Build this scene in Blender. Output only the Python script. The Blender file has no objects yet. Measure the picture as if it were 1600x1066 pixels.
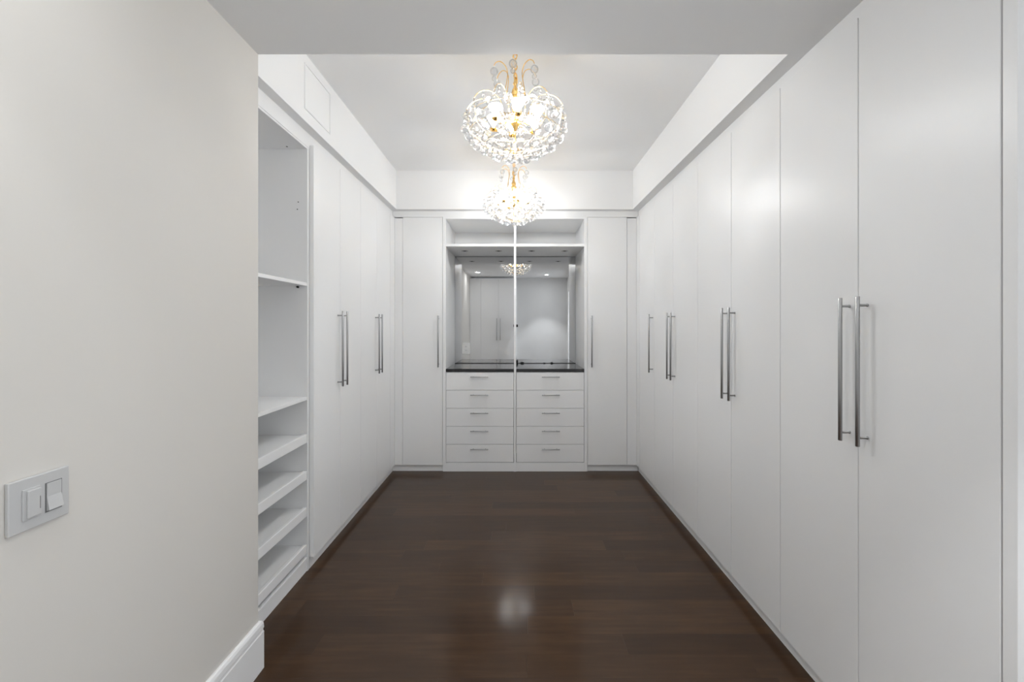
import bpy, bmesh, math, random
from mathutils import Vector, Matrix

# ------------------------------------------------------------------ camera, world, exposure
scene = bpy.context.scene
COL = scene.collection
PI = math.pi
F, CX, CY, H = 700.0, 807.0, 509.0, 1.35        # focal length and principal point in 1600x1066 pixels, eye height
cam_data = bpy.data.cameras.new('camera')
cam = bpy.data.objects.new('camera', cam_data)
COL.objects.link(cam)
cam.location = (0, 0, H)
cam.rotation_euler = (PI / 2, 0, 0)
cam_data.sensor_width = 36.0
cam_data.lens = F / 1600 * 36
cam_data.shift_x = (800 - CX) / 1600
cam_data.shift_y = (CY - 533) / 1600
cam_data.clip_start = 0.02
scene.camera = cam

WORLD = 2.0  # fill light, enters through the unseen opening in wall_near
world = bpy.data.worlds.new('world')
scene.world = world
world.use_nodes = True
world.node_tree.nodes['Background'].inputs[0].default_value = (0.9, 0.95, 1.0, 1)
world.node_tree.nodes['Background'].inputs[1].default_value = WORLD

BULB = 112.0          # chandelier bulb emission
LENS = 160.0         # emission of the recessed lights' diffusers
DOWN = 50.0          # watts of each recessed spot over the entrance
scene.view_settings.view_transform = 'Standard'
scene.view_settings.look = 'None'
scene.view_settings.gamma = 1.0
scene.view_settings.exposure = 0.64
scene.view_settings.use_curve_mapping = False
scene.cycles.max_bounces = 12
scene.cycles.diffuse_bounces = 6
scene.cycles.transparent_max_bounces = 32
scene.cycles.caustics_refractive = False
scene.cycles.sample_clamp_indirect = 12.0

# ------------------------------------------------------------------ materials
def mat(name, color, rough=0.5, metal=0.0, spec=0.5, coat=0.0, coat_rough=0.1):
    m = bpy.data.materials.new(name)
    m.use_nodes = True
    b = m.node_tree.nodes['Principled BSDF']
    b.inputs['Base Color'].default_value = (*color, 1)
    b.inputs['Roughness'].default_value = rough
    b.inputs['Metallic'].default_value = metal
    b.inputs['Specular IOR Level'].default_value = spec
    b.inputs['Coat Weight'].default_value = coat
    b.inputs['Coat Roughness'].default_value = coat_rough
    return m

def add_bump(m, scale, strength, dist=0.001, detail=3.0, stretch=(1, 1, 1)):
    nt = m.node_tree
    b = nt.nodes['Principled BSDF']
    tc = nt.nodes.new('ShaderNodeTexCoord')
    mp = nt.nodes.new('ShaderNodeMapping')
    mp.inputs['Scale'].default_value = stretch
    n = nt.nodes.new('ShaderNodeTexNoise')
    n.inputs['Scale'].default_value = scale
    n.inputs['Detail'].default_value = detail
    bp = nt.nodes.new('ShaderNodeBump')
    bp.inputs['Strength'].default_value = strength
    bp.inputs['Distance'].default_value = dist
    nt.links.new(tc.outputs['Object'], mp.inputs['Vector'])
    nt.links.new(mp.outputs['Vector'], n.inputs['Vector'])
    nt.links.new(n.outputs['Fac'], bp.inputs['Height'])
    nt.links.new(bp.outputs['Normal'], b.inputs['Normal'])
    return m

M = {}
M['lacquer'] = add_bump(mat('white_lacquer', (0.90, 0.90, 0.90), 0.33, spec=0.45), 9, 0.03)
M['carcass'] = mat('white_melamine', (0.88, 0.88, 0.88), 0.45, spec=0.35)
M['ceiling'] = add_bump(mat('ceiling_paint', (0.91, 0.91, 0.91), 0.8, spec=0.2), 120, 0.05)
M['wall'] = add_bump(mat('greige_wall_paint', (0.70, 0.675, 0.635), 0.6, spec=0.25), 90, 0.08)
M['wall_white'] = add_bump(mat('white_wall_paint', (0.88, 0.88, 0.875), 0.65, spec=0.25), 90, 0.08)
M['grey_wall'] = add_bump(mat('pale_grey_wall_paint', (0.70, 0.70, 0.70), 0.65, spec=0.25), 90, 0.08)
M['trim'] = mat('white_gloss_trim', (0.90, 0.90, 0.90), 0.28, spec=0.5)
M['steel'] = add_bump(mat('brushed_steel', (0.40, 0.40, 0.40), 0.36, metal=1.0), 60, 0.05, stretch=(12, 12, 1))
M['gold'] = mat('polished_gold', (0.95, 0.64, 0.24), 0.18, metal=1.0)
M['pale_gold'] = mat('pale_gold_wire', (0.93, 0.72, 0.40), 0.22, metal=1.0)
M['granite'] = mat('black_granite', (0.010, 0.010, 0.011), 0.10, spec=0.6)
M['black'] = mat('black_plastic', (0.012, 0.012, 0.012), 0.45)
M['dark'] = mat('dark_recess', (0.05, 0.05, 0.05), 0.6)
M['plate'] = mat('white_plastic', (0.87, 0.87, 0.87), 0.32)
M['switch'] = mat('pale_grey_switch_plastic', (0.56, 0.56, 0.558), 0.32)
M['slot'] = mat('grey_slot', (0.16, 0.16, 0.16), 0.5)
M['mirror'] = mat('silver_mirror', (0.61, 0.612, 0.615), 0.0, metal=1.0)
M['alu'] = mat('satin_aluminium', (0.55, 0.55, 0.55), 0.35, metal=1.0)

def emission(name, color, strength):
    m = bpy.data.materials.new(name)
    m.use_nodes = True
    nt = m.node_tree
    nt.nodes.clear()
    e = nt.nodes.new('ShaderNodeEmission')
    e.inputs[0].default_value = (*color, 1)
    e.inputs[1].default_value = strength
    o = nt.nodes.new('ShaderNodeOutputMaterial')
    nt.links.new(e.outputs[0], o.inputs[0])
    return m
M['bulb'] = emission('lit_bulb', (0.965, 0.985, 1.0), BULB)
M['tip'] = emission('dim_bulb_tip', (0.965, 0.985, 1.0), 3.0)
M['lens'] = emission('lit_downlight_lens', (0.955, 0.98, 1.0), LENS)

def crystal():
    m = bpy.data.materials.new('clear_crystal')
    m.use_nodes = True
    nt = m.node_tree
    nt.nodes.clear()
    g = nt.nodes.new('ShaderNodeBsdfGlass')
    g.inputs['IOR'].default_value = 1.5
    g.inputs['Roughness'].default_value = 0.02
    t = nt.nodes.new('ShaderNodeBsdfTransparent')
    t.inputs[0].default_value = (0.95, 0.955, 0.96, 1)
    g.inputs['Color'].default_value = (0.90, 0.905, 0.91, 1)
    tr = nt.nodes.new('ShaderNodeBsdfTranslucent')
    tr.inputs[0].default_value = (0.85, 0.85, 0.85, 1)
    m1 = nt.nodes.new('ShaderNodeMixShader')
    m1.inputs[0].default_value = 0.62
    m2 = nt.nodes.new('ShaderNodeMixShader')
    m2.inputs[0].default_value = 0.008
    o = nt.nodes.new('ShaderNodeOutputMaterial')
    L = nt.links.new
    L(g.outputs[0], m1.inputs[1]); L(t.outputs[0], m1.inputs[2])
    L(m1.outputs[0], m2.inputs[1]); L(tr.outputs[0], m2.inputs[2])
    L(m2.outputs[0], o.inputs[0])
    return m
M['crystal'] = crystal()

def plank_material():
    m = mat('dark_stained_plank', (0.05, 0.035, 0.027), 0.3, spec=0.10, coat=0.38, coat_rough=0.14)
    nt = m.node_tree
    b = nt.nodes['Principled BSDF']
    L = nt.links.new
    tc = nt.nodes.new('ShaderNodeTexCoord')
    oi = nt.nodes.new('ShaderNodeObjectInfo')
    add = nt.nodes.new('ShaderNodeVectorMath'); add.operation = 'ADD'
    mul = nt.nodes.new('ShaderNodeVectorMath'); mul.operation = 'SCALE'
    mul.inputs[0].default_value = (37.0, 19.0, 5.0)
    L(oi.outputs['Random'], mul.inputs['Scale'])
    L(tc.outputs['Object'], add.inputs[0]); L(mul.outputs[0], add.inputs[1])
    mp = nt.nodes.new('ShaderNodeMapping'); mp.inputs['Scale'].default_value = (2.2, 26, 26)
    L(add.outputs[0], mp.inputs['Vector'])
    n1 = nt.nodes.new('ShaderNodeTexNoise'); n1.inputs['Scale'].default_value = 1.6; n1.inputs['Detail'].default_value = 6
    L(mp.outputs[0], n1.inputs['Vector'])
    mp2 = nt.nodes.new('ShaderNodeMapping'); mp2.inputs['Scale'].default_value = (3.0, 7, 7)
    L(add.outputs[0], mp2.inputs['Vector'])
    n2 = nt.nodes.new('ShaderNodeTexNoise'); n2.inputs['Scale'].default_value = 1.2; n2.inputs['Detail'].default_value = 3
    L(mp2.outputs[0], n2.inputs['Vector'])
    r = nt.nodes.new('ShaderNodeValToRGB')
    r.color_ramp.elements[0].position = 0.2; r.color_ramp.elements[0].color = (0.036, 0.0175, 0.0080, 1)
    r.color_ramp.elements[1].position = 0.8; r.color_ramp.elements[1].color = (0.088, 0.044, 0.019, 1)
    e = r.color_ramp.elements.new(0.5); e.color = (0.053, 0.0262, 0.0115, 1)
    # value = 0.45*grain + 0.35*blotch + 0.4*random - 0.1
    ma = nt.nodes.new('ShaderNodeMath'); ma.operation = 'MULTIPLY_ADD'; ma.inputs[1].default_value = 0.45; ma.inputs[2].default_value = -0.06
    mb = nt.nodes.new('ShaderNodeMath'); mb.operation = 'MULTIPLY_ADD'; mb.inputs[1].default_value = 0.40
    mc = nt.nodes.new('ShaderNodeMath'); mc.operation = 'MULTIPLY_ADD'; mc.inputs[1].default_value = 0.27
    L(n1.outputs['Fac'], ma.inputs[0]); L(n2.outputs['Fac'], mb.inputs[0]); L(ma.outputs[0], mb.inputs[2])
    L(oi.outputs['Random'], mc.inputs[0]); L(mb.outputs[0], mc.inputs[2])
    L(mc.outputs[0], r.inputs[0]); L(r.outputs[0], b.inputs['Base Color'])
    rr = nt.nodes.new('ShaderNodeMapRange'); rr.inputs['To Min'].default_value = 0.29; rr.inputs['To Max'].default_value = 0.38
    L(n2.outputs['Fac'], rr.inputs['Value']); L(rr.outputs[0], b.inputs['Roughness'])
    bp = nt.nodes.new('ShaderNodeBump'); bp.inputs['Strength'].default_value = 0.02; bp.inputs['Distance'].default_value = 0.001
    L(n1.outputs['Fac'], bp.inputs['Height']); L(bp.outputs[0], b.inputs['Normal'])
    return m
M['plank'] = plank_material()

# ------------------------------------------------------------------ helpers
def wl(o):
    v = Vector((0, 0, 0))
    while o is not None:
        v += Vector(o.location)
        o = o.parent
    return v

def bx(bm, x0, x1, y0, y1, z0, z1):
    vs = [bm.verts.new((x, y, z)) for x in (x0, x1) for y in (y0, y1) for z in (z0, z1)]
    for f in ((0, 1, 3, 2), (4, 6, 7, 5), (0, 4, 5, 1), (2, 3, 7, 6), (0, 2, 6, 4), (1, 5, 7, 3)):
        bm.faces.new([vs[i] for i in f])

def box(x0, x1, y0, y1, z0, z1, bevel=0.0, seg=1):
    bm = bmesh.new()
    bx(bm, min(x0, x1), max(x0, x1), min(y0, y1), max(y0, y1), z0, z1)
    if bevel:
        bmesh.ops.bevel(bm, geom=bm.edges[:], offset=bevel, segments=seg, profile=0.5, affect='EDGES')
    return bm

def boxes(*bs):
    bm = bmesh.new()
    for b in bs:
        bx(bm, min(b[0], b[1]), max(b[0], b[1]), min(b[2], b[3]), max(b[2], b[3]), b[4], b[5])
    return bm

def tube(bm, pts, r, n=8, caps=True):
    pts = [Vector(p) for p in pts]
    rings = []
    up = Vector((0, 0, 1))
    for i, p in enumerate(pts):
        d = (pts[min(i + 1, len(pts) - 1)] - pts[max(i - 1, 0)]).normalized()
        a = d.cross(up)
        if a.length < 0.05:
            a = d.cross(Vector((1, 0, 0)))
        a.normalize()
        b = d.cross(a)
        rr = r[i] if isinstance(r, (list, tuple)) else r
        rings.append([bm.verts.new(p + a * (rr * math.cos(2 * PI * k / n)) + b * (rr * math.sin(2 * PI * k / n))) for k in range(n)])
    for i in range(len(rings) - 1):
        for k in range(n):
            f = bm.faces.new((rings[i][k], rings[i][(k + 1) % n], rings[i + 1][(k + 1) % n], rings[i + 1][k]))
            f.smooth = True
    if caps:
        bm.faces.new(rings[0]); bm.faces.new(rings[-1])

def lathe(bm, prof, cx=0.0, cy=0.0, n=20):
    rings = []
    for r, z in prof:
        if r < 1e-6:
            rings.append([bm.verts.new((cx, cy, z))])
        else:
            rings.append([bm.verts.new((cx + r * math.cos(2 * PI * k / n), cy + r * math.sin(2 * PI * k / n), z)) for k in range(n)])
    for a, b in zip(rings[:-1], rings[1:]):
        for k in range(n):
            k2 = (k + 1) % n
            vs = [a[k % len(a)], a[k2 % len(a)], b[k2 % len(b)], b[k % len(b)]]
            u = []
            for v in vs:
                if v not in u:
                    u.append(v)
            if len(u) > 2:
                try:
                    f = bm.faces.new(u); f.smooth = True
                except ValueError:
                    pass

def ball(bm, c, r, sub=1):
    g = bmesh.ops.create_icosphere(bm, subdivisions=sub, radius=r, matrix=Matrix.Translation(c))
    for v in g['verts']:
        for f in v.link_faces:
            f.smooth = True

def to_mesh(bm, name, m):
    bmesh.ops.recalc_face_normals(bm, faces=bm.faces[:])
    me = bpy.data.meshes.new(name)
    bm.to_mesh(me); bm.free()
    me.materials.append(m)
    return me

def link(name, me, loc, parent=None):
    """link mesh data as an object whose WORLD location is loc"""
    o = bpy.data.objects.new(name, me)
    COL.objects.link(o)
    o.parent = parent
    o.location = Vector(loc) - (wl(parent) if parent else Vector((0, 0, 0)))
    return o

def obj(name, bm, m, parent=None, label=None):
    """bm holds world coordinates; the origin goes to the middle of the piece"""
    lo = Vector([min(v.co[i] for v in bm.verts) for i in range(3)])
    hi = Vector([max(v.co[i] for v in bm.verts) for i in range(3)])
    c = (lo + hi) / 2
    bmesh.ops.translate(bm, verts=bm.verts[:], vec=-c)
    o = link(name, to_mesh(bm, name, M[m] if isinstance(m, str) else m), c, parent)
    if label:
        o['label'] = label
    return o

def tag(o, label, cat, group=None):
    o['label'] = label; o['category'] = cat
    if group:
        o['group'] = group
    return o

def thing(name, label, cat, loc, group=None):
    o = bpy.data.objects.new(name, None)
    o.empty_display_size = 0.1
    COL.objects.link(o)
    o.location = loc
    return tag(o, label, cat, group)

def struct(name, bm, m, parent=None):
    o = obj(name, bm, m, parent)
    o['kind'] = 'structure'
    return o

# ------------------------------------------------------------------ key planes (metres; camera at x=0 y=0 looking along +y)
XR, XRD = 1.132, 1.110        # right run: carcass front, door front
XL, XLD = -1.150, -1.126      # left run
YB, YBD = 4.163, 4.140        # end run
ZS, ZC = 2.413, 2.765         # soffit underside, tray ceiling
ZD0, ZD1 = 0.060, 2.352       # doors bottom and top
XW = -1.012                   # greige wall face
YH = 1.755                    # far edge of the lowered entrance ceiling
YM = 4.750                    # mirror face

# ------------------------------------------------------------------ the room
floor = struct('floor', box(-1.80, 1.80, -0.75, 4.85, -0.06, -0.015), 'dark')
random.seed(11)
plank_cache = {}
PW = 0.1222
row = 0
y = 1.717 - PW * 19
while y < 4.18:
    x = round(-1.19 - random.uniform(0.05, 1.0), 2)
    while x < 1.19:
        ln = random.choice((0.7, 0.9, 1.1, 1.3, 1.5))
        x0, x1 = max(x, -1.19), min(x + ln, 1.19)
        if 1.19 - x1 < 0.12:
            x1 = 1.19; ln = 9
        if x1 - x0 > 0.03:
            key = round((x1 - x0) * 100)
            if key not in plank_cache:
                w = key / 200 - 0.0003
                plank_cache[key] = to_mesh(box(-w - 0.0002, w + 0.0002, -PW / 2 + 0.0001, PW / 2 - 0.0001, -0.0145, 0.0), 'plank', M['plank'])
            link('plank', plank_cache[key], ((x0 + x1) / 2, y + PW / 2, random.uniform(-0.00012, 0.0)), floor)
        x += ln
    y += PW; row += 1

ceiling = struct('ceiling', box(-1.80, 1.80, -0.80, 4.86, ZC, ZC + 0.08), 'ceiling')
obj('soffit', box(1.063, 1.80, YH, 4.86, ZS, ZC), 'ceiling', ceiling)
obj('soffit', box(-1.80, -1.097, YH, 4.86, ZS, ZC), 'ceiling', ceiling)
obj('soffit', box(-1.097, 1.063, 4.088, 4.86, ZS, ZC), 'ceiling', ceiling)
obj('lowered_ceiling', box(-1.80, 1.80, -0.80, YH, ZS, ZC), 'ceiling', ceiling)

struct('wall_back', box(-1.80, 1.80, 4.79, 4.86, -0.02, ZS), 'wall_white')
struct('wall_right', box(1.75, 1.80, 0.96, 4.79, -0.02, ZS), 'wall_white')
struct('wall_left', box(-1.80, -1.76, 1.78, 4.79, -0.02, ZS), 'wall_white')
struct('wall_entrance', box(-1.30, XW, -0.75, YH, 0.0, ZS), 'wall')
struct('wall_front', box(0.0, 1.25, -0.52, -0.46, 0.0, ZS), 'grey_wall')
struct('wall_near', boxes((1.128, 1.25, 0.80, 0.955, 0.0, ZS), (1.128, 1.25, -0.46, -0.10, 0.0, ZS), (1.128, 1.25, -0.10, 0.80, 2.08, ZS)), 'wall_white')  # unseen doorway opening, added so world light brightens the room

# moulded baseboard of the greige wall, wrapped round its end
def baseboard_profile(t=0.015, h=0.190):
    return [(0, 0), (t, 0), (t, h - 0.045), (t - 0.002, h - 0.041), (t - 0.002, h - 0.034), (t, h - 0.030),
            (t - 0.001, h - 0.012), (t - 0.005, h - 0.003), (t - 0.009, h), (0, h)]
def sweep(paths):
    """paths: list of loops already placed in space"""
    bm = bmesh.new()
    rings = [[bm.verts.new(p) for p in loop] for loop in paths]
    n = len(rings[0])
    for a, b in zip(rings[:-1], rings[1:]):
        for k in range(n):
            bm.faces.new((a[k], a[(k + 1) % n], b[(k + 1) % n], b[k]))
    bm.faces.new(rings[0]); bm.faces.new(rings[-1])
    return bm
bp_ = baseboard_profile()
struct('baseboard_left', sweep([
    [(XW + d, -0.16, z) for d, z in bp_],
    [(XW + d, YH + d, z) for d, z in bp_],
    [(-1.146, YH + d, z) for d, z in bp_]]), 'trim')
struct('baseboard_front', box(0.01, 1.10, -0.46, -0.447, 0.0, 0.15, 0.003), 'trim')

# toe kicks and top fascias
struct('trim_1', box(XR, XR + 0.018, 1.03, YB + 0.02, 0.0, 0.079), 'lacquer')
struct('trim_2', box(XL - 0.018, XL, 2.490, YB + 0.02, 0.0, 0.079), 'lacquer')
struct('trim_3', box(-1.148, -0.684, YB, YB + 0.018, 0.0, 0.079), 'lacquer')
struct('trim_4', box(0.658, 1.130, YB, YB + 0.018, 0.0, 0.079), 'lacquer')
struct('trim_5', box(XR, XR + 0.018, 1.03, YB + 0.02, 2.334, ZS - 0.0005), 'lacquer')
struct('trim_6', box(XL - 0.018, XL, 1.785, YB + 0.02, 2.334, ZS - 0.0005), 'lacquer')
struct('trim_7', box(-1.148, 1.130, YB - 0.008, YB + 0.012, 2.356, ZS - 0.0005), 'lacquer')
# corner fillers between the runs
struct('trim_8', box(XRD, XR - 0.001, 4.040, 4.160, ZD0, ZD1, 0.001), 'lacquer')
struct('trim_9', box(1.0235, XRD - 0.001, YBD, 4.160, ZD0, ZD1 - 0.008, 0.001), 'lacquer')
struct('trim_10', box(XL + 0.001, XLD, 3.994, 4.160, ZD0, ZD1, 0.001), 'lacquer')
struct('trim_11', box(XLD + 0.001, -1.0535, YBD, 4.160, ZD0, ZD1 - 0.008, 0.001), 'lacquer')
# end gable of the right run and the casing beyond it
struct('trim_12', box(1.108, 1.74, 0.990, 1.0215, 0.0, ZS - 0.0005, 0.001), 'lacquer')
struct('trim_13', boxes((1.112, 1.127, 0.80, 0.89, 0.0, 2.17), (1.112, 1.127, -0.19, -0.10, 0.0, 2.17), (1.112, 1.127, -0.10, 0.80, 2.08, 2.17)), 'trim')

# ------------------------------------------------------------------ handles (shared mesh data)
def handle_mesh(direction, length=0.4745, inset=0.0275, r=0.0062, off=0.032, horizontal=False):
    """bar pull centred on the origin; origin lies on the door face, bar stands off along direction"""
    bm = bmesh.new()
    d = Vector(direction)
    ax = Vector((1, 0, 0)) if horizontal else Vector((0, 0, 1))
    h = length / 2
    tube(bm, [d * off - ax * h, d * off - ax * (h - 0.001), d * off + ax * (h - 0.001), d * off + ax * h], [r * 0.85, r, r, r * 0.85], 12)
    for s in (-1, 1):
        p = ax * (s * (h - inset))
        tube(bm, [p - d * 0.0005, p + d * 0.003, p + d * 0.003, p + d * off], [r * 0.80, r * 0.80, r * 0.62, r * 0.62], 10)
    return to_mesh(bm, 'handle', M['steel'])
HM = {'right': handle_mesh((-1, 0, 0)), 'left': handle_mesh((1, 0, 0)), 'back': handle_mesh((0, -1, 0)),
      'front': handle_mesh((0, 1, 0)),
      'drawer': handle_mesh((0, -1, 0), 0.165, 0.026, 0.0045, 0.026, True)}
ZH = 1.205

def carcass(x0, x1, y0, y1, z0, z1, open_side):
    t = 0.018
    bs = [(x0, x1, y0, y1, z0, z0 + t), (x0, x1, y0, y1, z1 - t, z1)]
    if open_side in ('x-', 'x+'):
        bs += [(x0, x1, y0, y0 + t, z0 + t, z1 - t), (x0, x1, y1 - t, y1, z0 + t, z1 - t)]
        bs.append((x1 - t, x1, y0 + t, y1 - t, z0 + t, z1 - t) if open_side == 'x-' else (x0, x0 + t, y0 + t, y1 - t, z0 + t, z1 - t))
    else:
        bs += [(x0, x0 + t, y0, y1, z0 + t, z1 - t), (x1 - t, x1, y0, y1, z0 + t, z1 - t)]
        bs.append((x0 + t, x1 - t, y1 - t, y1, z0 + t, z1 - t) if open_side == 'y-' else (x0 + t, x1 - t, y0, y0 + t, z0 + t, z1 - t))
    return boxes(*bs)

G = 0.0018      # half of the gap between doors
def wardrobe_x(label, side, edges, handles, group=None):
    """floor-to-soffit unit in the left or right run. edges: door edges along y; handles: y of each door's pull"""
    sg = 1 if side == 'right' else -1
    xf, xd = (XR, XRD) if side == 'right' else (XL, XLD)
    xb = xf + sg * 0.60
    y0, y1 = edges[0], edges[-1]
    w = thing('wardrobe', label, 'wardrobe', ((xf + xb) / 2, (y0 + y1) / 2, 0.0), group)
    obj('body', carcass(min(xf, xb), max(xf, xb), y0 + 0.0005, y1 - 0.0005, 0.080, 2.333, 'x-' if side == 'right' else 'x+'), 'carcass', w)
    obj('plinth', box(xf + sg * 0.02, xb, y0 + 0.003, y1 - 0.003, 0.0, 0.079), 'carcass', w)
    for (a, b), hy in zip(zip(edges[:-1], edges[1:]), handles):
        d = obj('door', box(xd, xf - sg * 0.0008, a + G, b - G, ZD0, ZD1, 0.0012), 'lacquer', w)
        link('handle', HM[side], (xd, hy, ZH), d)['label'] = 'brushed steel bar handle'
    return w

def wardrobe_y(label, x0, x1, hx):
    w = thing('wardrobe', label, 'wardrobe', ((x0 + x1) / 2, YB + 0.3, 0.0))
    obj('body', carcass(x0, x1, YB, YB + 0.60, 0.080, 2.333, 'y-'), 'carcass', w)
    obj('plinth', box(x0, x1, YB + 0.02, YB + 0.6, 0.0, 0.079), 'carcass', w)
    d = obj('door', box(x0, x1, YBD, YB - 0.0008, ZD0, ZD1 - 0.002, 0.0012), 'lacquer', w)
    link('handle', HM['back'], (hx, YBD, ZH), d)['label'] = 'brushed steel bar handle'
    return w

R0, RW = 1.026, 0.430
re_ = [R0 + RW * k for k in range(8)]
wardrobe_x('tall white two-door wardrobe on the seven-door wall, next to the door casing', 'right', re_[0:3], (re_[1] - 0.040, re_[1] + 0.036))
wardrobe_x('middle white two-door wardrobe of the long wall of seven doors', 'right', re_[2:5], (re_[3] - 0.040, re_[3] + 0.036))
wardrobe_x('white two-door wardrobe on the seven-door wall beside the single-handled corner wardrobe', 'right', re_[4:7], (re_[5] - 0.040, re_[5] + 0.036))
wardrobe_x('white one-door corner wardrobe ending the long wall of seven doors', 'right', re_[6:8], (re_[6] + 0.040,))
L0, LW = 2.486, 0.376
le_ = [L0 + LW * k for k in range(5)]
wardrobe_x('white two-door wardrobe directly beside the open shoe shelves', 'left', le_[0:3], (le_[1] - 0.040, le_[1] + 0.036))
wardrobe_x('white two-door wardrobe between the shoe shelf wardrobe and the corner by the end wall', 'left', le_[2:5], (le_[3] - 0.040, le_[3] + 0.036))
wardrobe_y('narrow white one-door wardrobe flanking the mirror niche on the shoe shelf side', -1.0515, -0.6845, -0.719)
wardrobe_y('narrow white one-door wardrobe flanking the mirror niche on the seven-door side', 0.6585, 1.0205, 0.692)

# ------------------------------------------------------------------ open shoe shelves
sy0, sy1 = 1.785, 2.482
sx0 = XL - 0.58
bc = thing('shelf_unit', 'open white shelf unit with pull-out shoe trays beside the greige wall', 'shelf unit', (XL - 0.29, (sy0 + sy1) / 2, 0.0))
T = 0.018
obj('side_panel', box(sx0, XL, sy0, sy0 + T, 0.0, 2.333), 'carcass', bc)
sp = obj('side_panel', box(sx0, XL, sy1 - T, sy1, 0.0, 2.333), 'carcass', bc)
obj('back_panel', box(sx0, sx0 + 0.008, sy0 + T, sy1 - T, 0.08, 2.333), 'carcass', bc)
obj('top_panel', box(sx0 + 0.008, XL - 0.001, sy0 + T, sy1 - T, 2.322, 2.333), 'carcass', bc)
obj('bottom_panel', box(sx0 + 0.008, XL, sy0 + T, sy1 - T, 0.058, 0.076, 0.001), 'carcass', bc)
obj('plinth', box(XL - 0.022, XL - 0.004, sy0 + T, sy1 - T, 0.0, 0.057), 'lacquer', bc)
for zt in (1.586, 0.959):
    s = obj('shelf', box(sx0 + 0.008, XL - 0.002, sy0 + T, sy1 - T, zt - T, zt, 0.001), 'carcass', bc)
    for yy in (sy1 - T - 0.006, sy0 + T + 0.006):
        for xx in (XL - 0.05, sx0 + 0.06):
            bm = bmesh.new(); tube(bm, [(xx, yy - 0.006, zt - T - 0.006), (xx, yy + 0.006, zt - T - 0.006)], 0.0055, 10)
            obj('shelf_pin', bm, 'black', s, 'black shelf pin')
for zs in (0.747, 0.5445, 0.3430, 0.1395):
    s = obj('shoe_tray', box(sx0 + 0.02, XL - 0.022, sy0 + T + 0.002, sy1 - T - 0.002, zs - 0.016, zs), 'carcass', bc)
    obj('lip', box(XL - 0.022, XL - 0.001, sy0 + T + 0.002, sy1 - T - 0.002, zs - 0.041, zs + 0.0085, 0.003, 2), 'lacquer', s)
for xx, zz in ((-1.20, 2.03), (-1.205, 1.99)):
    bm = bmesh.new(); tube(bm, [(xx, sy1 - T + 0.001, zz), (xx, sy1 - T - 0.0012, zz)], 0.0032, 8)
    obj('peg_hole', bm, 'dark', bc)
bm = bmesh.new(); tube(bm, [(-1.245, 2.43, 2.323), (-1.245, 2.43, 2.3205)], 0.005, 10)
obj('screw_cap', bm, 'dark', bc)

# ------------------------------------------------------------------ end wall: niche frame, drawers, counters, mirrors
NX0, NX1, PX0, PX1 = -0.654, 0.628, -0.0235, -0.0035
ZN1, ZV0, ZV1 = 2.338, 2.083, 2.108
YF = 4.146
nf = thing('display_hutch', 'tall white built-in frame with slim centre divider and open upper compartment', 'cabinet', ((NX0 + NX1) / 2, 4.45, 0.0))
obj('side_panel', box(NX0 - 0.028, NX0, YF, 4.78, 0.0, 2.355, 0.001), 'lacquer', nf)
obj('side_panel', box(NX1, NX1 + 0.028, YF, 4.78, 0.0, 2.355, 0.001), 'lacquer', nf)
obj('divider', box(PX0, PX1, YF - 0.008, 4.745, 0.0, ZN1, 0.001), 'lacquer', nf, 'slim white centre divider')
obj('top_panel', box(NX0, NX1, YF, 4.78, ZN1, 2.355), 'lacquer', nf)
obj('back_panel', box(NX0, NX1, 4.765, 4.78, 0.09, ZN1), 'lacquer', nf)
for a, b in ((NX0, PX0), (PX1, NX1)):
    obj('shelf', box(a, b, YF, 4.765, ZV0, ZV1, 0.001), 'lacquer', nf)
    obj('plinth', box(a, b, YF, YF + 0.018, 0.0, 0.0825, 0.001), 'lacquer', nf)

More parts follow.
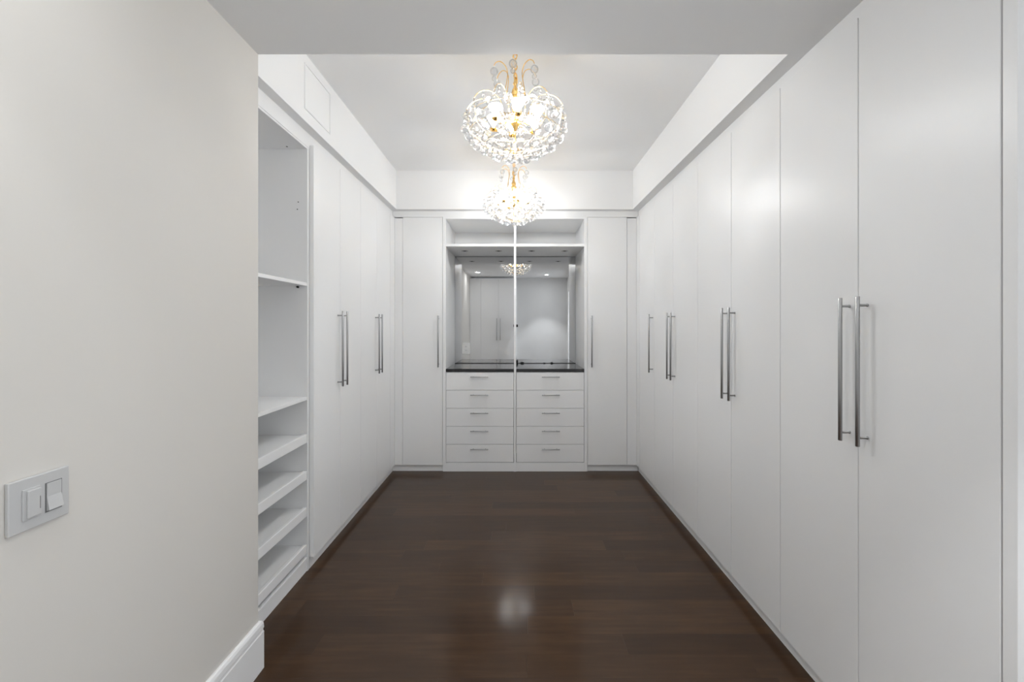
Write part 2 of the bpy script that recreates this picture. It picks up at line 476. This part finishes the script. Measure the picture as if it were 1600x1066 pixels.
ZCT = 0.950
for side, a, b in (('shoe shelf', NX0, PX0), ('seven-door', PX1, NX1)):
    n = 'beneath the counter with the outlet above' if a < -0.5 else 'beneath the counter without an outlet above'
    ch = thing('drawer_chest', 'white five-drawer chest ' + n, 'drawers', ((a + b) / 2, 4.45, 0.0))
    g = 0.003
    obj('body', carcass(a + g, b - g, YF + 0.022, 4.755, 0.080, 0.921, 'y-'), 'carcass', ch)
    ztops = [0.918 - 0.1666 * k for k in range(6)]
    for k in range(5):
        d = obj('drawer', box(a + g, b - g, YF, YF + 0.0212, ztops[k + 1] + 0.0016, ztops[k] - 0.0016, 0.001), 'lacquer', ch)
        link('handle', HM['drawer'], ((a + b) / 2 - 0.004 * (1 if a < -.5 else -1), YF, ztops[k] - 0.042), d)['label'] = 'slim brushed steel bar pull'
    c = obj('countertop', box(a + 0.001, b - 0.001, YF - 0.004, YM - 0.001, 0.923, ZCT, 0.0015), 'granite')
    tag(c, 'polished black stone counter ' + ('under the mirror that has an outlet plate' if a < -0.5 else 'under the mirror with black spots at its foot'), 'countertop')
    mr = thing('mirror', 'frameless wall mirror ' + ('with a white outlet plate set into it' if a < -0.5 else 'with small black spots along its lower edge'), 'mirror', ((a + b) / 2, YM, ZCT))
    obj('glass', box(a + 0.002, b - 0.002, YM, YM + 0.006, ZCT + 0.005, ZV0 - 0.004), 'mirror', mr)
    obj('backing', box(a + 0.001, b - 0.001, YM + 0.0065, YM + 0.013, ZCT + 0.001, ZV0 - 0.001), 'dark', mr)
    obj('edge_strip', box(a + 0.002, b - 0.002, YM - 0.0005, YM + 0.006, ZCT + 0.0008, ZCT + 0.0048), 'black', mr)
    obj('edge_strip', box(a + 0.002, b - 0.002, YM - 0.0005, YM + 0.006, ZV0 - 0.0045, ZV0 - 0.001), 'dark', mr)
    if a > -0.5:
        for xx, w, h in ((0.0065, 0.020, 0.040), (0.061, 0.040, 0.013), (0.373, 0.026, 0.011), (0.295, 0.024, 0.006)):
            bm = bmesh.new()
            ball(bm, Vector((0, 0, 0)), 1.0, 2)
            bmesh.ops.scale(bm, vec=(w / 2, 0.003, h / 2), verts=bm.verts[:])
            bmesh.ops.translate(bm, vec=(xx, YM - 0.0012, ZCT + 0.004 + h * 0.35), verts=bm.verts[:])
            obj('dark_spot', bm, 'black', mr, 'black spot on the mirror edge')

# outlet plate in the shoe-shelf-side mirror
ox, oz = -0.533, 1.109
op = thing('wall_outlet', 'small white outlet plate set in the mirror above the counter', 'outlet', (ox, YM - 0.004, oz - 0.059))
obj('plate', box(ox - 0.040, ox + 0.040, YM - 0.0075, YM - 0.0005, oz - 0.059, oz + 0.059, 0.003, 2), 'plate', op)
for s in (-1, 1):
    r_ = obj('socket', box(ox - 0.017, ox + 0.017, YM - 0.0095, YM - 0.0072, oz + s * 0.020 - 0.014, oz + s * 0.020 + 0.014, 0.002), 'plate', op)
    for dx in (-0.006, 0.006):
        obj('slot', box(ox + dx - 0.001, ox + dx + 0.001, YM - 0.0098, YM - 0.0093, oz + s * 0.020 - 0.004, oz + s * 0.020 + 0.006), 'slot', r_)

# four unlit recessed spots in the niche ceiling
for xx, lb in ((-0.508, 'over the outlet, beside the hutch side panel'), (-0.176, 'over the outlet-side counter, beside the divider'),
               (0.148, 'over the counter without outlet, beside the divider'), (0.474, 'over the counter without outlet, beside the hutch side panel')):
    d = thing('niche_downlight', 'small unlit recessed spot ' + lb, 'downlight', (xx, 4.397, ZV0), 'unlit spots over the mirrors')
    bm = bmesh.new()
    lathe(bm, [(0.018, ZV0 - 0.0012), (0.026, ZV0 - 0.0025), (0.032, ZV0 - 0.0022), (0.034, ZV0 - 0.0003)], xx, 4.397, 24)
    obj('trim_ring', bm, 'alu', d)
    bm = bmesh.new()
    lathe(bm, [(0.0, ZV0 - 0.0010), (0.018, ZV0 - 0.0012), (0.018, ZV0 - 0.0003)], xx, 4.397, 20)
    obj('reflector', bm, 'dark', d)
    bm = bmesh.new()
    lathe(bm, [(0.0, ZV0 - 0.005), (0.005, ZV0 - 0.0045), (0.007, ZV0 - 0.001)], xx, 4.397, 12)
    obj('lamp', bm, 'black', d)

# ------------------------------------------------------------------ closet and lights behind the viewpoint (seen in the mirrors)
yc = -0.20
w = thing('wardrobe', 'white two-door closet facing the mirror, seen only as a reflection', 'wardrobe', (-0.5, -0.45, 0.0))
obj('body', carcass(-1.008, -0.012, -0.72, yc - 0.024, 0.05, 2.372, 'y+'), 'carcass', w)
obj('plinth', box(-1.005, -0.015, -0.70, yc - 0.05, 0.0, 0.05), 'lacquer', w)
obj('side_stile', box(-1.008, -0.772, yc - 0.0235, yc, 0.055, 2.37, 0.001), 'lacquer', w)
for a, b, hx in ((-0.770, -0.392, -0.428), (-0.388, -0.012, -0.352)):
    d = obj('door', box(a, b, yc - 0.0235, yc, 0.055, 2.37, 0.0012), 'lacquer', w)
    link('handle', HM['front'], (hx, yc, 1.272), d)['label'] = 'brushed steel bar handle'

def spot(label, x, y, watts):
    d = thing('ceiling_downlight', label, 'downlight', (x, y, ZS))
    bm = bmesh.new()
    lathe(bm, [(0.038, ZS - 0.0015), (0.044, ZS - 0.006), (0.056, ZS - 0.005), (0.060, ZS - 0.0005)], x, y, 28)
    obj('trim_ring', bm, 'plate', d)
    bm = bmesh.new()
    lathe(bm, [(0.0, ZS - 0.002), (0.038, ZS - 0.0015), (0.038, ZS - 0.0005)], x, y, 24)
    obj('lens', bm, 'lens', d)
    ld = bpy.data.lights.new('downlight_lamp', 'SPOT')
    ld.energy = watts
    ld.spot_size = math.radians(76)
    ld.spot_blend = 0.4
    ld.shadow_soft_size = 0.035
    ld.color = (0.955, 0.98, 1.0)
    lo = bpy.data.objects.new('downlight_lamp', ld)
    COL.objects.link(lo)
    lo.parent = d
    lo.location = (0, 0, -0.012)
spot('lit recessed ceiling light near the greige wall, seen in the mirror', -0.77, 0.57, DOWN * 0.12)
spot('lit recessed ceiling light in front of the plain wall, seen in the mirror', 0.627, 0.164, DOWN)

# black camera on a thin tripod, peeping out behind the divider in the mirror
tp = thing('tripod', 'thin black tripod holding a small black camera, half hidden by the divider in the mirror', 'tripod', (-0.031, -0.10, 0.0))
obj('camera_body', box(-0.067, 0.031, -0.130, -0.055, 1.32, 1.375, 0.006, 2), 'black', tp)
bm = bmesh.new(); tube(bm, [(-0.031, -0.10, 0.62), (-0.031, -0.10, 1.32)], 0.010, 10); obj('column', bm, 'black', tp)
for k in range(3):
    a = PI / 2 + 2 * PI * k / 3 + 0.35
    bm = bmesh.new()
    tube(bm, [(-0.031 + 0.02 * math.cos(a), -0.10 + 0.02 * math.sin(a), 0.70), (-0.031 + 0.055 * math.cos(a), -0.10 + 0.055 * math.sin(a), 0.0)], [0.009, 0.007], 8)
    obj('leg', bm, 'black', tp)

# ------------------------------------------------------------------ chandeliers
def smooth_path(pts, n=5):
    P = [Vector(p) for p in pts]
    out = []
    for i in range(len(P) - 1):
        p0, p1, p2, p3 = P[max(i - 1, 0)], P[i], P[i + 1], P[min(i + 2, len(P) - 1)]
        for k in range(n):
            t = k / n
            out.append(0.5 * ((2 * p1) + (-p0 + p2) * t + (2 * p0 - 5 * p1 + 4 * p2 - p3) * t * t + (-p0 + 3 * p1 - 3 * p2 + p3) * t ** 3))
    out.append(P[-1])
    return out

CH = {}
def ch_meshes():
    bm = bmesh.new()
    bmesh.ops.create_uvsphere(bm, u_segments=20, v_segments=14, radius=0.0195)
    for f in bm.faces:
        f.smooth = True
    CH['ball'] = to_mesh(bm, 'crystal_ball', M['crystal'])
    bm = bmesh.new()
    bmesh.ops.create_uvsphere(bm, u_segments=16, v_segments=12, radius=0.012)
    for f in bm.faces:
        f.smooth = True
    CH['small'] = to_mesh(bm, 'small_crystal', M['crystal'])
    # arm (in its own plane, along +x; z measured from the ceiling = 0 at ZC)
    z = lambda v: v - ZC
    bm = bmesh.new()
    tube(bm, smooth_path([(0.018, 0, z(2.345)), (0.055, 0, z(2.350)), (0.076, 0, z(2.375)), (0.080, 0, z(2.410)), (0.098, 0, z(2.438)),
                          (0.140, 0, z(2.456)), (0.182, 0, z(2.448)), (0.216, 0, z(2.426)), (0.238, 0, z(2.396))]), 0.0022, 6)
    CH['arm'] = to_mesh(bm, 'arm', M['pale_gold'])
    bm = bmesh.new()
    for (r, zz) in ((0.238, 2.386), (0.241, 2.370), (0.186, 2.436), (0.187, 2.420), (0.188, 2.404), (0.130, 2.440), (0.130, 2.424), (0.131, 2.408)):
        ball(bm, Vector((r, 0, z(zz))), 0.0078, 2)
    CH['beads'] = to_mesh(bm, 'bead_string', M['crystal'])
    bm = bmesh.new()
    tube(bm, smooth_path([(0.020, 0, z(2.470)), (0.046, 0, z(2.452)), (0.054, 0, z(2.490)), (0.046, 0, z(2.535)), (0.041, 0, z(2.578)),
                          (0.052, 0, z(2.612)), (0.078, 0, z(2.628)), (0.102, 0, z(2.618)), (0.112, 0, z(2.600))]), 0.0021, 6)
    CH['crown'] = to_mesh(bm, 'crown_arm', M['gold'])
    bm = bmesh.new()
    lathe(bm, [(0.0, 2.325 - ZC), (0.010, 2.325 - ZC), (0.018, 2.332 - ZC), (0.020, 2.336 - ZC), (0.010, 2.340 - ZC), (0.010, 2.353 - ZC), (0.0, 2.354 - ZC)], 0.118, 0, 14)
    tube(bm, smooth_path([(0.012, 0, z(2.338)), (0.05, 0, z(2.332)), (0.09, 0, z(2.320)), (0.118, 0, z(2.327))]), 0.003, 6)
    CH['holder'] = to_mesh(bm, 'lamp_holder', M['gold'])
    bm = bmesh.new()      # tulip flare and dim flat tip, shaped to keep light off the ceiling
    lathe(bm, [(0.008, 2.352 - ZC), (0.009, 2.355 - ZC), (0.0165, 2.368 - ZC), (0.0245, 2.381 - ZC), (0.0330, 2.394 - ZC)], 0.118, 0, 16)
    side = len(bm.faces)
    lathe(bm, [(0.0330, 2.394 - ZC), (0.0315, 2.398 - ZC), (0.016, 2.401 - ZC), (0.0, 2.402 - ZC)], 0.118, 0, 16)
    for k, f in enumerate(bm.faces):
        f.material_index = 0 if k < side else 1
    CH['bulb'] = to_mesh(bm, 'bulb', M['bulb'])
    CH['bulb'].materials.append(M['tip'])
    bm = bmesh.new()
    lathe(bm, [(0.0, 0.0), (0.062, 0.0), (0.062, -0.006), (0.050, -0.016), (0.022, -0.026), (0.010, -0.034), (0.0, -0.034)], 0, 0, 28)
    CH['canopy'] = to_mesh(bm, 'canopy', M['gold'])
    bm = bmesh.new()
    zz = -0.034
    k = 0
    while zz > 2.565 - ZC:       # chain links
        g = [(0.0075 * math.cos(t), 0.015 * math.sin(t)) for t in [2 * PI * j / 14 for j in range(15)]]
        pts = [((a, 0, zz - 0.013 + b) if k % 2 == 0 else (0, a, zz - 0.013 + b)) for a, b in g]
        tube(bm, pts, 0.0019, 6, False)
        zz -= 0.0235; k += 1
    CH['chain'] = to_mesh(bm, 'chain', M['gold'])
    bm = bmesh.new()
    tube(bm, [(0.009 * math.cos(i * 0.55), 0.009 * math.sin(i * 0.55), -0.03 - i * (0.20 / 40)) for i in range(41)], 0.0026, 6)
    CH['cord'] = to_mesh(bm, 'supply_cord', M['gold'])
    bm = bmesh.new()
    pr = [(0.0, 2.570), (0.006, 2.568), (0.007, 2.548), (0.011, 2.540), (0.007, 2.531), (0.009, 2.516), (0.014, 2.510), (0.018, 2.498), (0.017, 2.486), (0.011, 2.478),
          (0.022, 2.472), (0.024, 2.466), (0.013, 2.460), (0.015, 2.440), (0.019, 2.420), (0.014, 2.400), (0.010, 2.388), (0.016, 2.380), (0.020, 2.370), (0.016, 2.358),
          (0.022, 2.350), (0.023, 2.338), (0.016, 2.330), (0.012, 2.318), (0.006, 2.310), (0.003, 2.304), (0.0025, 2.20), (0.006, 2.198), (0.006, 2.190), (0.0, 2.188)]
    lathe(bm, [(r, v - ZC) for r, v in pr], 0, 0, 18)
    CH['column'] = to_mesh(bm, 'column', M['gold'])
    bm = bmesh.new()
    for r, v in ((0.236, 2.352), (0.225, 2.290), (0.150, 2.236), (0.060, 2.200)):
        tube(bm, [(r * math.cos(t), r * math.sin(t), v - ZC) for t in [2 * PI * j / 36 for j in range(37)]], 0.0014, 5, False)
    for j in range(12):
        a = 2 * PI * j / 12
        tube(bm, [(r * math.cos(a), r * math.sin(a), v - ZC) for r, v in ((0.238, 2.396), (0.236, 2.352), (0.225, 2.290), (0.150, 2.236), (0.060, 2.200), (0.004, 2.196))], 0.0010, 5)
    CH['basket'] = to_mesh(bm, 'wire_basket', M['pale_gold'])
ch_meshes()

def chandelier(label, x, y, rot, seed):
    rnd = random.Random(seed)
    c = thing('chandelier', label, 'chandelier', (x, y, ZC), 'crystal chandeliers along the ceiling tray')
    O = Vector((x, y, ZC))
    def put(name, me, ang=0.0, parent=c, loc=None):
        o = bpy.data.objects.new(name, me)
        COL.objects.link(o)
        o.parent = parent
        o.rotation_euler = (0, 0, ang)
        if loc is not None:
            o.location = loc
        return o
    put('canopy', CH['canopy']); put('chain', CH['chain']); put('supply_cord', CH['cord'])
    put('column', CH['column']); put('wire_basket', CH['basket'], rot)
    for k in range(12):
        a = put('arm', CH['arm'], rot + 2 * PI * k / 12)
        put('bead_string', CH['beads'], 0, a)['kind'] = 'stuff'
    for k in range(6):
        a = put('crown_arm', CH['crown'], rot + 0.3 + 2 * PI * k / 6)
        put('crystal_ball', CH['ball'], 0, a, (0.112, 0, 2.572 - ZC))
        put('small_crystal', CH['small'], 0, a, (0.112, 0, 2.538 - ZC))
    for k in range(6):
        h = put('lamp_holder', CH['holder'], rot + 0.52 + 2 * PI * k / 6)
        put('bulb', CH['bulb'], 0, h)
    for r, z, n, off in ((0.192, 2.378, 12, 0.5), (0.238, 2.344, 17, 0.0), (0.243, 2.304, 17, 0.5), (0.222, 2.268, 16, 0.0), (0.186, 2.240, 14, 0.5),
                         (0.145, 2.217, 12, 0.0), (0.100, 2.198, 9, 0.5), (0.055, 2.184, 5, 0.0), (0.0, 2.172, 1, 0.0),
                         (0.165, 2.300, 9, 0.3)):
        for k in range(n):
            a = rot + 2 * PI * (k + off) / n + rnd.uniform(-0.05, 0.05)
            rr = r + (rnd.uniform(-0.006, 0.006) if r else 0)
            put('crystal_ball', CH['ball'], rnd.uniform(0, 6), c, (rr * math.cos(a), rr * math.sin(a), z - ZC + rnd.uniform(-0.005, 0.005)))
    return c
chandelier('gold chandelier with clear crystal balls nearest the lowered entrance ceiling', -0.006, 2.20, 0.13, 1)
chandelier('gold chandelier with clear crystal balls hanging nearest the mirror niche', -0.022, 3.62, 0.33, 2)

# ------------------------------------------------------------------ small details
# access panel in the side of the ceiling tray
ap = thing('access_panel', 'flush white access panel in the ceiling tray above the shoe shelves', 'panel', (-1.097, 2.47, 2.475))
obj('panel', box(-1.097, -1.0945, 2.325, 2.625, 2.482, 2.705, 0.001), 'ceiling', ap)
obj('rim', boxes((-1.0968, -1.093, 2.316, 2.3225, 2.475, 2.712), (-1.0968, -1.093, 2.6275, 2.634, 2.475, 2.712),
                 (-1.0968, -1.093, 2.3225, 2.6275, 2.475, 2.4795), (-1.0968, -1.093, 2.3225, 2.6275, 2.7075, 2.712)), 'ceiling', ap)

# light switch plate on the greige wall
sw = thing('light_switch', 'white double light switch plate on the greige wall', 'light switch', (XW, 0.945, 0.929))
obj('plate', box(XW + 0.0005, XW + 0.0085, 0.884, 1.0055, 0.929, 1.037, 0.0022, 2), 'switch', sw)
dm = obj('dimmer', box(XW + 0.0084, XW + 0.0105, 0.9085, 0.943, 0.951, 1.015, 0.0008), 'switch', sw)
obj('dimmer_paddle', box(XW + 0.0100, XW + 0.0150, 0.9150, 0.9415, 0.955, 1.011, 0.0015, 2), 'switch', dm)
obj('slider_slot', box(XW + 0.0148, XW + 0.0153, 0.9375, 0.9388, 0.968, 0.994), 'slot', dm)
rk = obj('rocker_frame', box(XW + 0.0084, XW + 0.0088, 0.9535, 0.9890, 0.951, 1.014), 'slot', sw)
bm = bmesh.new()
pts = [(0.0086, 0.954), (0.0150, 0.9555), (0.0098, 0.984), (0.0100, 1.0118), (0.0086, 1.0125)]
ra = [bm.verts.new((XW + a, 0.9565, z)) for a, z in pts]
rb = [bm.verts.new((XW + a, 0.9870, z)) for a, z in pts]
bm.faces.new(ra); bm.faces.new(rb)
for k in range(5):
    bm.faces.new((ra[k], ra[(k + 1) % 5], rb[(k + 1) % 5], rb[k]))
obj('rocker', bm, 'switch', rk)
